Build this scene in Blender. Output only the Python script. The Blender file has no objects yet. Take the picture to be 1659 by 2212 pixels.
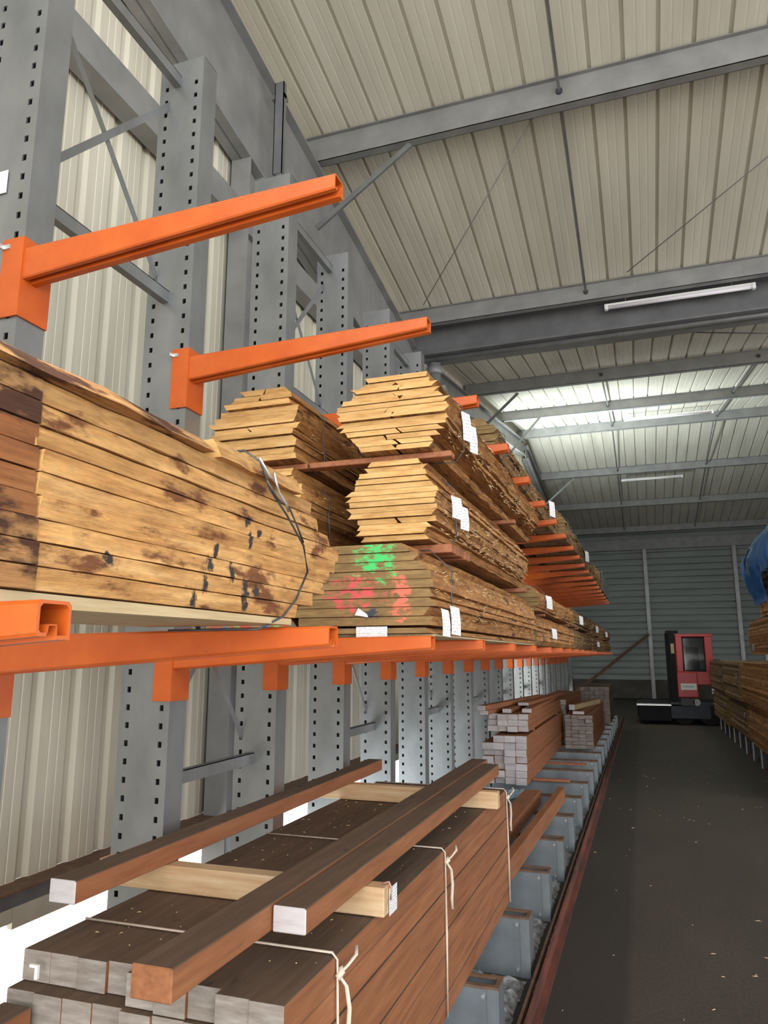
import bpy, bmesh, math, random
from mathutils import Vector, Matrix
random.seed(7)
S = bpy.context.scene
COL = S.collection
H = 1.87                      # eye height; all z below are given from eye level and lifted by H

# ---------------------------------------------------------------- camera
YAW, PITCH, ROLL, FPX = -0.3329, 0.1925, -0.0006, 1589.7
fw = Vector((math.sin(YAW)*math.cos(PITCH), math.cos(YAW)*math.cos(PITCH), math.sin(PITCH)))
rt = Vector((math.cos(YAW), -math.sin(YAW), 0)); up = rt.cross(fw)
rt2 = rt*math.cos(ROLL)+up*math.sin(ROLL); up2 = -rt*math.sin(ROLL)+up*math.cos(ROLL)
cd = bpy.data.cameras.new('camera'); cam = bpy.data.objects.new('camera', cd); COL.objects.link(cam)
M = Matrix((rt2, up2, -fw)).transposed().to_4x4(); M.translation = (0, 0, H); cam.matrix_world = M
cd.sensor_fit = 'HORIZONTAL'; cd.sensor_width = 36; cd.lens = FPX/1659*36; cd.clip_start = .05; cd.clip_end = 300
S.camera = cam

# ---------------------------------------------------------------- light and exposure
S.view_settings.view_transform = 'Standard'; S.view_settings.look = 'None'
S.view_settings.exposure = 0.35; S.view_settings.gamma = 1
S.view_settings.use_curve_mapping = False
w = bpy.data.worlds.new('sky'); S.world = w; w.use_nodes = True
bg = w.node_tree.nodes['Background']; bg.inputs[0].default_value = (.88, .94, 1, 1); bg.inputs[1].default_value = 1.9

def area(name, loc, target, sx, sy, power, col, spread=180):
    l = bpy.data.lights.new(name, 'AREA'); l.shape = 'RECTANGLE'; l.size = sx; l.size_y = sy; l.energy = power; l.color = col
    l.spread = math.radians(spread)
    o = bpy.data.objects.new(name, l); COL.objects.link(o); o.location = loc
    d = Vector(target)-Vector(loc); o.rotation_euler = d.to_track_quat('-Z', 'Y').to_euler(); return o
sun = bpy.data.lights.new('sun', 'SUN'); sun.energy = 7; sun.angle = math.radians(1); sun.color = (1, .95, .86)
so = bpy.data.objects.new('sun', sun); COL.objects.link(so); so.rotation_euler = (math.radians(38), math.radians(-28), 0)
area('daylight_rear_door', (2.5, -5, 3.6), (0, 6, 3.4), 9, 5, 420, (1, .95, .87))
area('daylight_yard_bounce', (2, -3, .6), (0.5, 5, 6), 8, 3, 170, (1, .93, .82))
area('daylight_side_door', (8.6, 10, 2.2), (-2, 15, 2.4), 5, 3.6, 130, (1, .96, .9), 120)
area('daylight_left_gap', (-3.25, 11.3, H-.5), (-1.4, 16.5, H+.4), 1.0, 1.5, 45, (.95, 1, .97), 150)
area('added_roof_fill', (-3.2, 21.0, H+2.6), (-.9, 22.0, H+6.8), 6, .8, 900, (.88, .99, 1), 130)  # added lamp to brighten the roof patch; the wall has no opening here
area('daylight_low_slot', (-3.85, 6.5, .35), (-1.5, 8.0, 1.1), 13, .5, 130, (.86, .95, 1), 170)

# ---------------------------------------------------------------- materials
def mat(name, rough=.6, metal=0.):
    m = bpy.data.materials.new(name); m.use_nodes = True; nt = m.node_tree
    b = nt.nodes['Principled BSDF']; b.inputs['Roughness'].default_value = rough; b.inputs['Metallic'].default_value = metal
    return m, nt, b
def N(nt, typ, **kw):
    n = nt.nodes.new(typ)
    for k, v in kw.items():
        if k in n.inputs.keys(): n.inputs[k].default_value = v
        else: setattr(n, k, v)
    return n
def coords(nt, scale=(1, 1, 1), kind='Object'):
    t = N(nt, 'ShaderNodeTexCoord'); mp = N(nt, 'ShaderNodeMapping'); mp.inputs['Scale'].default_value = scale
    nt.links.new(t.outputs[kind], mp.inputs[0]); return mp.outputs[0]
def ramp(nt, src, stops):
    r = N(nt, 'ShaderNodeValToRGB'); e = r.color_ramp.elements
    while len(e) < len(stops): e.new(.5)
    for i, (p, c) in enumerate(stops): e[i].position = p; e[i].color = (c[0], c[1], c[2], 1)
    nt.links.new(src, r.inputs[0]); return r.outputs[0]
def mix(nt, fac, a, b, mode='MIX'):
    m = N(nt, 'ShaderNodeMixRGB', blend_type=mode)
    for k, v in ((0, fac), (1, a), (2, b)):
        if isinstance(v, (int, float)): m.inputs[k].default_value = v
        elif isinstance(v, tuple): m.inputs[k].default_value = (v[0], v[1], v[2], 1)
        else: nt.links.new(v, m.inputs[k])
    return m.outputs[0]
def noise(nt, vec, scale, detail=4, rough=.55):
    n = N(nt, 'ShaderNodeTexNoise'); n.inputs['Scale'].default_value = scale; n.inputs['Detail'].default_value = detail
    n.inputs['Roughness'].default_value = rough; nt.links.new(vec, n.inputs['Vector']); return n.outputs['Fac']
def bump(nt, b, h, strength=.3, dist=.01):
    n = N(nt, 'ShaderNodeBump'); n.inputs['Strength'].default_value = strength; n.inputs['Distance'].default_value = dist
    nt.links.new(h, n.inputs['Height']); nt.links.new(n.outputs[0], b.inputs['Normal'])
def simple(name, c1, c2, scale=3, rough=.6, metal=0., stretch=(1, 1, 1), bmp=0., detail=4, lo=.3, hi=.7):
    m, nt, b = mat(name, rough, metal); v = coords(nt, stretch); f = noise(nt, v, scale, detail)
    nt.links.new(ramp(nt, f, [(lo, c1), (hi, c2)]), b.inputs['Base Color'])
    if bmp: bump(nt, b, f, bmp)
    return m
M_ = {}
M_['clad'] = simple('cream_cladding', (.50, .47, .38), (.66, .62, .51), 1.2, .42, 0, (3, 3, .35), detail=6)
M_['roof'] = simple('roof_sheet', (.52, .49, .41), (.64, .61, .52), 1.4, .45, 0, (2.5, .3, 1), detail=6)
M_['endclad'] = simple('grey_cladding', (.20, .23, .22), (.27, .30, .29), 1.3, .5, 0, (.4, 1, 2))
M_['darkbeam'] = simple('dark_grey_beam', (.10, .10, .105), (.15, .15, .155), 3, .5, .1, (1, 1, 1), .03, 6)
M_['plinth'] = simple('plinth', (.05, .045, .04), (.09, .08, .07), 2, .9)
M_['steel'] = simple('galvanised_steel', (.195, .202, .205), (.285, .292, .294), 5, .40, .55, (1, 1, .6), .04, 8)
M_['beam'] = simple('painted_grey_beam', (.20, .20, .20), (.285, .284, .28), 3, .5, .15, (1, 1, 1), .03, 6)
M_['base'] = simple('galvanised_base', (.17, .19, .205), (.27, .30, .32), 4, .36, .5, (1, 1, 1), .04, 7)
M_['rust'] = simple('rusty_edge', (.085, .045, .028), (.16, .09, .05), 14, .8, 0, (1, 1, 1), .1)
M_['dark'] = simple('dark_steel', (.035, .035, .038), (.06, .06, .062), 6, .5, .2)
M_['redrail'] = simple('red_painted_rail', (.045, .022, .016), (.16, .045, .03), 10, .6, 0, (1, .2, 1), .05, lo=.35, hi=.6)
M_['silver'] = simple('bright_zinc', (.5, .5, .5), (.7, .7, .7), 20, .3, .7)
M_['wire'] = simple('binding_wire', (.06, .065, .075), (.12, .125, .135), 20, .4, .6)
M_['black'] = simple('black', (.005, .005, .006), (.010, .010, .012), 4, .85)
M_['navy'] = simple('navy_steel', (.012, .016, .028), (.024, .03, .045), 4, .5)
M_['redpaint'] = simple('forklift_red', (.42, .02, .025), (.52, .035, .035), 3, .35)
M_['white'] = simple('white_plastic', (.75, .74, .72), (.85, .84, .82), 4, .4)
M_['tarp'] = simple('blue_tarp', (.03, .22, .66), (.07, .34, .85), 7, .35, 0, (1, 1, 1), .5)
M_['strap'] = simple('cream_strap', (.55, .45, .36), (.70, .60, .50), 12, .5)
M_['orange'] = None
m, nt, b = mat('orange_paint', .38); v = coords(nt)
f = noise(nt, v, 6, 8, .6); base = ramp(nt, f, [(.3, (.47, .078, .010)), (.65, (.58, .115, .015))])
g = noise(nt, coords(nt, (6, 30, 18)), 3, 8, .7); sc = ramp(nt, g, [(.66, (0, 0, 0)), (.70, (1, 1, 1))])
nt.links.new(mix(nt, sc, base, (.17, .045, .025)), b.inputs['Base Color']); bump(nt, b, f, .06); M_['orange'] = m
def wood(name, c1, c2, c3, dark, knots=.62, rough=.75, along='y', bmp=.35, spots=True, rnd=.25, fib=0., marks=None):
    m, nt, b = mat(name, rough)
    st = {'y': (14, 1.1, 14), 'x': (1.1, 14, 14)}[along]
    v = coords(nt, st); f = noise(nt, v, 2.6, 8, .62)
    c = ramp(nt, f, [(.28, c1), (.5, c2), (.72, c3)])
    if spots:
        g = noise(nt, coords(nt, {'y': (9, 3.2, 9), 'x': (3, 9, 9)}[along]), 1.6, 6, .62)
        mk = ramp(nt, g, [(knots-.03, (0, 0, 0)), (knots+.05, (1, 1, 1))]); c = mix(nt, mk, c, dark)
    if fib:
        mp2 = N(nt, 'ShaderNodeMapping'); mp2.inputs['Rotation'].default_value = (.35, 0, 0); mp2.inputs['Scale'].default_value = (60, 13, 75)
        t2 = N(nt, 'ShaderNodeTexCoord'); nt.links.new(t2.outputs['Object'], mp2.inputs[0]); ff = noise(nt, mp2.outputs[0], 1.0, 6, .7)
        c = mix(nt, fib, c, ramp(nt, ff, [(.30, (.22, .16, .12)), (.48, (.8, .76, .7)), (.62, (1.15, 1.1, 1.0)), (.72, (1.9, 1.8, 1.6))]), 'MULTIPLY')
    oi = N(nt, 'ShaderNodeObjectInfo'); k = ramp(nt, oi.outputs['Random'], [(0, (1-rnd,)*3), (1, (1.0,)*3)])
    c = mix(nt, 1., c, k, 'MULTIPLY')
    if marks: c = marks(nt, c)
    nt.links.new(c, b.inputs['Base Color']); bump(nt, b, f, bmp, .012); return m
def near_marks(nt, c):
    tcn = N(nt, 'ShaderNodeTexCoord')
    for (y, z, a, b_) in ((1.60, .33, .016, .02), (1.62, .285, .014, .03), (1.665, .31, .012, .018), (1.45, .235, .012, .024), (1.51, .19, .014, .035), (1.42, .20, .016, .02), (1.40, .155, .014, .026), (1.57, .15, .018, .04), (1.62, .155, .02, .018), (1.36, .115, .012, .026), (1.58, .118, .02, .018), (1.08, .17, .02, .014)):
        z += H
        mp = N(nt, 'ShaderNodeMapping'); mp.inputs['Location'].default_value = (0, -y/a, -z/b_); mp.inputs['Scale'].default_value = (0, 1/a, 1/b_)
        nt.links.new(tcn.outputs['Object'], mp.inputs[0]); L = N(nt, 'ShaderNodeVectorMath', operation='LENGTH'); nt.links.new(mp.outputs[0], L.inputs[0])
        n = noise(nt, tcn.outputs['Object'], 70, 3, .7); ad = N(nt, 'ShaderNodeMath', operation='MULTIPLY_ADD'); nt.links.new(n, ad.inputs[0]); ad.inputs[1].default_value = 2.4; nt.links.new(L.outputs['Value'], ad.inputs[2])
        r = N(nt, 'ShaderNodeMapRange'); r.inputs[1].default_value = 2.15; r.inputs[2].default_value = 1.75; nt.links.new(ad.outputs[0], r.inputs[0]); c = mix(nt, r.outputs[0], c, (.035, .028, .026))
    return c
M_['sawn'] = wood('rough_sawn_softwood', (.40, .18, .055), (.63, .335, .115), (.82, .50, .21), (.20, .070, .022), .565, bmp=.8, fib=.5, marks=near_marks)
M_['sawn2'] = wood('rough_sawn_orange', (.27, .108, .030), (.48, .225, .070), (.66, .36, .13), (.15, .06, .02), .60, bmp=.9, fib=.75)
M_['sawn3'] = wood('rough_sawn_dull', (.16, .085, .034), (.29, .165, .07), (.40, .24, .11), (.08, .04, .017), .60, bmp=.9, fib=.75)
M_['sawnred'] = wood('rough_sawn_red', (.17, .055, .018), (.33, .12, .035), (.45, .20, .07), (.09, .03, .012), .55, bmp=.6, fib=.3)
M_['bark'] = wood('barky_slab', (.20, .08, .028), (.45, .23, .085), (.62, .36, .15), (.085, .03, .012), .50, bmp=.9, fib=.4)
M_['brown'] = wood('brown_treated_timber', (.20, .072, .028), (.29, .108, .042), (.36, .145, .06), (.13, .05, .025), .70, .6, bmp=.12, rnd=.18)
M_['browntop'] = wood('dusty_brown_timber', (.085, .050, .030), (.11, .066, .040), (.14, .088, .055), (.05, .03, .018), .66, .8, bmp=.15, rnd=.12)
M_['brownred'] = wood('reddish_square_timber', (.24, .075, .03), (.33, .12, .05), (.38, .15, .065), (.2, .08, .04), .75, .6, bmp=.1)
M_['pine'] = wood('pine_batten', (.52, .30, .14), (.68, .45, .25), (.78, .58, .37), (.5, .25, .1), .8, .55, 'x', .08)
M_['plank'] = wood('pale_plank', (.45, .33, .17), (.58, .44, .25), (.66, .53, .33), (.3, .2, .1), .8, .6)
def endgrain(name, c1, c2, c3):
    m, nt, b = mat(name, .8); f = noise(nt, coords(nt, (4, 1, 22)), 2.2, 8, .65)
    c = ramp(nt, f, [(.3, c1), (.52, c2), (.75, c3)])
    oi = N(nt, 'ShaderNodeObjectInfo'); k = ramp(nt, oi.outputs['Random'], [(0, (.80,)*3), (1, (1.0,)*3)])
    nt.links.new(mix(nt, 1., c, k, 'MULTIPLY'), b.inputs['Base Color']); bump(nt, b, f, .3, .006); return m
M_['end'] = endgrain('sawn_end', (.46, .24, .07), (.68, .40, .145), (.78, .51, .22))
M_['enddark'] = endgrain('treated_end', (.16, .095, .032), (.25, .155, .06), (.36, .23, .09))
M_['endgrey'] = endgrain('grey_sealed_end', (.19, .155, .13), (.29, .25, .22), (.41, .37, .33))
M_['endwhite'] = endgrain('white_sealed_end', (.44, .40, .40), (.56, .52, .53), (.62, .59, .60))
# end of the pack with green and red spray paint (position of the marks is fixed to the pack)
m, nt, b = mat('spray_painted_end', .8); f = noise(nt, coords(nt, (4, 1, 22)), 2.2, 8, .65)
c = ramp(nt, f, [(.3, (.15, .085, .028)), (.52, (.23, .14, .052)), (.75, (.36, .225, .085))])
tc = N(nt, 'ShaderNodeTexCoord')
def blob(cx, cz, rx, rz, seed):
    mp = N(nt, 'ShaderNodeMapping'); mp.inputs['Location'].default_value = (-cx/rx, 0, -cz/rz); mp.inputs['Scale'].default_value = (1/rx, 0, 1/rz)
    nt.links.new(tc.outputs['Object'], mp.inputs[0]); L = N(nt, 'ShaderNodeVectorMath', operation='LENGTH'); nt.links.new(mp.outputs[0], L.inputs[0])
    mp2 = N(nt, 'ShaderNodeMapping'); mp2.inputs['Location'].default_value = (seed, 0, seed); mp2.inputs['Scale'].default_value = (11, 0, 19); nt.links.new(tc.outputs['Object'], mp2.inputs[0])
    n = noise(nt, mp2.outputs[0], 1.7, 5, .6); a = N(nt, 'ShaderNodeMath', operation='MULTIPLY_ADD'); nt.links.new(n, a.inputs[0]); a.inputs[1].default_value = -3.2
    nt.links.new(L.outputs['Value'], a.inputs[2])
    r = N(nt, 'ShaderNodeMapRange'); r.inputs[1].default_value = -.62; r.inputs[2].default_value = -.95; nt.links.new(a.outputs[0], r.inputs[0])
    mp3 = N(nt, 'ShaderNodeMapping'); mp3.inputs['Rotation'].default_value = (0, .4, 0); mp3.inputs['Scale'].default_value = (16, 0, 34); mp3.inputs['Location'].default_value = (seed*2, 0, 0); nt.links.new(tc.outputs['Object'], mp3.inputs[0])
    n3 = noise(nt, mp3.outputs[0], 1.0, 4, .6); r3 = N(nt, 'ShaderNodeMapRange'); r3.inputs[1].default_value = .44; r3.inputs[2].default_value = .54; nt.links.new(n3, r3.inputs[0])
    mm = N(nt, 'ShaderNodeMath', operation='MULTIPLY'); nt.links.new(r.outputs[0], mm.inputs[0]); nt.links.new(r3.outputs[0], mm.inputs[1]); return mm.outputs[0]
c = mix(nt, blob(-1.04, H+.40, .10, .10, 3.1), c, (.06, .55, .14)); c = mix(nt, blob(-1.14, H+.26, .12, .09, 7.7), c, (.62, .09, .09))
c = mix(nt, blob(-.93, H+.23, .05, .12, 1.9), c, (.72, .16, .10)); c = mix(nt, blob(-1.05, H+.17, .05, .03, 4.4), c, (.04, .05, .07))
nt.links.new(c, b.inputs['Base Color']); M_['endpaint'] = m
m, nt, b = mat('multicolour_end', .8); f = noise(nt, coords(nt, (5, 1, 5)), 2.2, 3, .5)
nt.links.new(ramp(nt, f, [(.36, (.08, .22, .5)), (.42, (.35, .26, .12)), (.52, (.6, .08, .06)), (.56, (.35, .26, .12)), (.66, (.3, .7, .2))]), b.inputs['Base Color']); M_['endmulti'] = m
# printed paper: white with unreadable small print and a bar code block
m, nt, b = mat('printed_label', .6); v = coords(nt, (1, 1, 1), 'Generated')
sx = N(nt, 'ShaderNodeSeparateXYZ'); nt.links.new(v, sx.inputs[0])
mp = N(nt, 'ShaderNodeMapping'); mp.inputs['Scale'].default_value = (22, 22, 9); nt.links.new(v, mp.inputs[0])
n1 = noise(nt, mp.outputs[0], 1.0, 2); wv = N(nt, 'ShaderNodeMath', operation='SINE'); ml = N(nt, 'ShaderNodeMath', operation='MULTIPLY'); ml.inputs[1].default_value = 55
nt.links.new(sx.outputs[2], ml.inputs[0]); nt.links.new(ml.outputs[0], wv.inputs[0])
ad = N(nt, 'ShaderNodeMath', operation='MULTIPLY_ADD'); nt.links.new(wv.outputs[0], ad.inputs[0]); ad.inputs[1].default_value = .22; nt.links.new(n1, ad.inputs[2])
nt.links.new(ramp(nt, ad.outputs[0], [(.62, (.78, .77, .78)), (.74, (.34, .34, .38))]), b.inputs['Base Color']); M_['paper'] = m
m, nt, b = mat('asphalt_floor', .75); v = coords(nt); sx = N(nt, 'ShaderNodeSeparateXYZ'); nt.links.new(v, sx.inputs[0])
n1 = noise(nt, coords(nt, (1.2, .5, 1)), 1.0, 7); n2 = noise(nt, v, 45, 3)
c = ramp(nt, n1, [(.35, (.034, .026, .018)), (.65, (.058, .044, .031))]); c = mix(nt, .35, c, ramp(nt, n2, [(.3, (.02, .018, .015)), (.7, (.09, .08, .065))]))
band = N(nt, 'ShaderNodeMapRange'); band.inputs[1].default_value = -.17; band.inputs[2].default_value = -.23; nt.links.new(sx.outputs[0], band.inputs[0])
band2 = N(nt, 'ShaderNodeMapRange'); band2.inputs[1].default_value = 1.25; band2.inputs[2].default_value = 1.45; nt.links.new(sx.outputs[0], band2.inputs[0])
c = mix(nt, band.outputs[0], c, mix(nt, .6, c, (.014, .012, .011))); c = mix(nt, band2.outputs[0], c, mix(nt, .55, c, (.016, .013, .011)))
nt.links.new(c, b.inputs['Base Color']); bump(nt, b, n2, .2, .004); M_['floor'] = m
M_['yard'] = simple('yard_concrete', (.50, .48, .45), (.62, .60, .56), 3, .9)
M_['film'] = simple('crumpled_film', (.06, .06, .06), (.25, .25, .26), 30, .25, 0, (1, 1, 1), .8)
M_['pinkfilm'] = simple('pinkish_film', (.42, .17, .15), (.62, .40, .38), 35, .35, 0, (1, 1, 1), .8)
M_['chip'] = simple('wood_splinters', (.55, .38, .18), (.75, .58, .33), 9, .7)
m, nt, b = mat('cab_glass', .08); b.inputs['Base Color'].default_value = (.02, .025, .03, 1); b.inputs['Alpha'].default_value = .55; M_['glass'] = m
m, nt, b = mat('lamp_diffuser', .3); b.inputs['Base Color'].default_value = (.72, .68, .72, 1); M_['diffuser'] = m

# ---------------------------------------------------------------- helpers
def obj(name, bm, mats, parent=None):
    me = bpy.data.meshes.new(name); bm.normal_update(); bm.to_mesh(me); bm.free()
    for k in (mats if isinstance(mats, (list, tuple)) else [mats]): me.materials.append(M_[k])
    o = bpy.data.objects.new(name, me); COL.objects.link(o)
    if parent is not None: o.parent = parent; o.matrix_parent_inverse = Matrix.Identity(4)
    return o
def empty(name, loc=(0, 0, 0)):
    o = bpy.data.objects.new(name, None); COL.objects.link(o); o.location = loc; o.empty_display_size = .1; return o
def tag(o, label, cat, group=None):
    o['label'] = label; o['category'] = cat
    if group: o['group'] = group
    return o
def struct(o): o['kind'] = 'structure'; return o
def dup(root, loc=None):
    r = root.copy(); COL.objects.link(r)
    if loc is not None: r.location = loc
    for ch in list(root.children):
        c = ch.copy(); COL.objects.link(c); c.parent = r
        for g in list(ch.children):
            d = g.copy(); COL.objects.link(d); d.parent = c
    return r
def BM(): return bmesh.new()
def hexa(bm, p, mi=0):
    v = [bm.verts.new(q) for q in p]; fs = []
    for f in ((0, 3, 2, 1), (4, 5, 6, 7), (0, 1, 5, 4), (1, 2, 6, 5), (2, 3, 7, 6), (3, 0, 4, 7)):
        fs.append(bm.faces.new([v[i] for i in f])); fs[-1].material_index = mi
    return v, fs
def box(bm, x0, x1, y0, y1, z0, z1, mi=0):
    return hexa(bm, [(x0, y0, z0), (x1, y0, z0), (x1, y1, z0), (x0, y1, z0), (x0, y0, z1), (x1, y0, z1), (x1, y1, z1), (x0, y1, z1)], mi)
def bev(bm, w, seg=1):
    bmesh.ops.bevel(bm, geom=list(bm.edges), offset=w, segments=seg, affect='EDGES', profile=.6)
def tube(bm, pts, r, n=8, mi=0, flat=1.):
    pts = [Vector(p) for p in pts]; rings = []
    for i, p in enumerate(pts):
        d = (pts[min(i+1, len(pts)-1)]-pts[max(i-1, 0)]).normalized()
        a = d.cross(Vector((0, 0, 1)));
        if a.length < 1e-3: a = Vector((1, 0, 0))
        a.normalize(); b2 = d.cross(a).normalized()
        rings.append([bm.verts.new(p+a*r*math.cos(2*math.pi*k/n)+b2*r*flat*math.sin(2*math.pi*k/n)) for k in range(n)])
    for i in range(len(rings)-1):
        for k in range(n):
            f = bm.faces.new((rings[i][k], rings[i][(k+1) % n], rings[i+1][(k+1) % n], rings[i+1][k])); f.smooth = True; f.material_index = mi
    for rr, rev in ((rings[0], 1), (rings[-1], 0)):
        f = bm.faces.new(rr[::-1] if rev else rr); f.material_index = mi
def bar(bm, a, b, w, t, upv=(0, 0, 1), mi=0):
    a = Vector(a); b = Vector(b); d = (b-a).normalized(); s = d.cross(Vector(upv)).normalized()*w/2; u = s.cross(d).normalized()*t/2
    hexa(bm, [a-s-u, a+s-u, b+s-u, b-s-u, a-s+u, a+s+u, b+s+u, b-s+u], mi)
def ibeam_x(bm, x0, x1, yc, z0, z1, fwid, tf=.012, tw=.01):
    """I / Z section running along X"""
    box(bm, x0, x1, yc, yc+tw, z0, z1); box(bm, x0, x1, yc-tw*0, yc+fwid, z0, z0+tf); box(bm, x0, x1, yc-fwid*.4, yc+fwid*.6, z1-tf, z1)
ORD = ['nearest', 'second', 'third', 'fourth', 'fifth', 'sixth', 'seventh', 'eighth', 'ninth', 'tenth', 'eleventh', 'twelfth', 'thirteenth', 'fourteenth', 'fifteenth', 'sixteenth', 'seventeenth', 'eighteenth', 'nineteenth', 'twentieth', 'twenty-first', 'twenty-second']

# ---------------------------------------------------------------- setting
XL, XR, YE = -3.4, 9.0, 35.5
def zr(y):
    if y < 11.6: return 7.12-.17*y+H
    if y < 23.5: return 5.87+.157*(y-15.2)+H
    return 7.17-.13*(y-23.5)+H
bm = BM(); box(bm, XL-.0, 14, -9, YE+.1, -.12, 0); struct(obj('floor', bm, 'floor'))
bm = BM(); box(bm, -40, XL-.001, -25, 45, -.14, -.02); box(bm, 14, 40, -25, 45, -.14, -.02); box(bm, XL, 14, -25, -9, -.14, -.02); struct(obj('floor', bm, 'yard'))
def corr(profile_axis_vals, p=.3333, g0=.045, g1=.022, dep=.04, a=0., b=1.):
    """list of (s, d): position along and outward depth"""
    out = []; s = a
    while s < b:
        q = p-g0-.008; e = .002 if dep > .03 else .004
        for ds, d in ((0, 0), (q*.30, 0), (q*.32, e), (q*.36, e), (q*.38, 0), (q*.64, 0), (q*.66, e), (q*.70, e), (q*.72, 0), (q, 0), (q+(g0-g1)/2, dep), (q+(g0+g1)/2, dep), (q+g0, 0)):
            if s+ds <= b: out.append((s+ds, d))
        s += p
    return out
def roof(y0, y1, name):
    bm = BM(); prof = corr(None, a=XL-.05, b=14.0); prev = None
    for y in (y0, y1):
        z = zr(y+.001 if y == y0 else y-.001)
        row = [bm.verts.new((s, y, z+d)) for s, d in prof]
        if prev:
            for i in range(len(row)-1): bm.faces.new((prev[i], row[i], row[i+1], prev[i+1]))
        prev = row
    return struct(obj(name, bm, 'roof'))
roof(-1.5, 11.55, 'ceiling'); roof(11.95, 23.5, 'ceiling'); roof(23.5, YE+.1, 'ceiling')
# left wall: ribs run upright, bottom stops above the floor and leaves the open slot
bm = BM(); prof = corr(None, p=.315, a=-3.0, b=YE, dep=.020, g0=.10, g1=.035)
lo = [bm.verts.new((XL-d, s, H-1.234)) for s, d in prof]; hi = [bm.verts.new((XL-d, s, zr(s)+.03)) for s, d in prof]
for i in range(len(lo)-1): bm.faces.new((lo[i], lo[i+1], hi[i+1], hi[i]))
struct(obj('wall_left', bm, 'clad'))
bm = BM(); z = .8; rows = []
while z < H+5.9:
    for dz, d in ((0, .0), (.195, .0), (.205, -.13), (.27, -.13), (.280, 0)):
        rows.append((z+dz, d))
    z += .2855
prev = None
for z, d in rows:
    row = [bm.verts.new((x, YE+.06-d, z)) for x in (XL, XR+5)]
    if prev: bm.faces.new((prev[0], prev[1], row[1], row[0]))
    prev = row
struct(obj('wall_end', bm, 'endclad'))
bm = BM(); box(bm, XL, XR+5, YE-.05, YE+.1, 0, .8); struct(obj('baseboard_end', bm, 'plinth'))
bm = BM(); box(bm, XR, XR+.1, 13.5, YE, 0, H+7.5); struct(obj('wall_right', bm, 'endclad'))
# bottom girt below the cladding, with a pale sill board hung under it
bm = BM(); box(bm, XL-.02, XL+.16, -3, YE, H-1.245, H-1.235); box(bm, XL-.02, XL-.01, -3, YE, H-1.38, H-1.245, 1); struct(obj('trim_1', bm, ['rust', 'steel']))
bm = BM()
y = -3.
while y < YE:
    L = random.uniform(.9, 1.6); box(bm, XL-.10, XL-.05, y, y+L-.004, H-1.47-random.uniform(0, .05), H-1.30); y += L
struct(obj('trim_2', bm, 'clad'))

# purlins across the roof (each its own steel beam)
PUR = [(6.95, .30), (10.4, .25), (15.2, .25), (19.1, .25), (22.8, .27), (27.2, .26), (31.0, .25), (34.6, .27)]
where = ['nearest grey roof beam, crossing the upper right of the photo', 'second grey roof beam, running just in front of the deep valley beam', 'first roof beam beyond the deep valley beam',
         'second roof beam beyond the valley beam, with a strip light hung under it', 'grey roof beam at the ridge, above the bright roof strip', 'roof beam below the bright roof panels, with a small strip light', 'second last roof beam before the far wall', 'last roof beam, dark, just above the far wall header']
for i, (y, d) in enumerate(PUR):
    t = empty('roof_purlin', (0, y, 0)); zt = zr(y)-.003
    bm = BM(); box(bm, -3.35, 13.5, -.004, .004, zt-d, zt); box(bm, -3.35, 13.5, -.004, .11, zt-d, zt-d+.006); box(bm, -3.35, 13.5, -.05, .06, zt-.006, zt); box(bm, -3.35, 13.5, .104, .11, zt-d, zt-d+.03)
    obj('web_and_flanges', bm, 'beam', t)
    for bx in (-.46, 2.5, 5.4):
        bm = BM(); tube(bm, [(bx, -.03, zt-d*.5), (bx, .03, zt-d*.5)], .035, 10); obj('bolt_plate', bm, 'dark', t)
    tag(t, where[i], 'roof beam')
# sag rods between purlins
for i in range(-1, len(PUR)-1):
    if i == 1: continue
    for bx in (-.46, 2.5):
        a = PUR[i] if i >= 0 else (3.2, .3); b2 = PUR[i+1]
        pa = (bx, a[0]+.01, zr(a[0])-a[1]*.5); pb = (bx, b2[0]-.01, zr(b2[0])-b2[1]*.5)
        bm = BM(); bar(bm, pa, pb, .03, .03, (1, 0, 0)); o = obj('sag_rod', bm, 'steel')
        side = 'left' if bx < 0 else 'right'
        tag(o, '%s thin grey tie rod running into the %s roof beam' % (side, ORD[i+1]), 'rod')
# wind bracing cables under the first two roof slopes
for k, (a, b2, lab) in enumerate((((-2.85, 10.1), (-.75, 7.2), 'thin diagonal bracing cable under the near roof, left one'), ((.12, 10.1), (2.9, 7.2), 'thin diagonal bracing cable under the near roof, right one'), ((5.0, 15.0), (.3, 12.2), 'thin dark bracing cable just past the deep valley beam'))):
    bm = BM(); tube(bm, [(a[0], a[1], zr(a[1])-.12), (b2[0], b2[1], zr(b2[1])-.12)], .007 if k < 2 else .01, 6); tag(obj('bracing_cable', bm, 'beam' if k < 2 else 'wire'), lab, 'cable')
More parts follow.
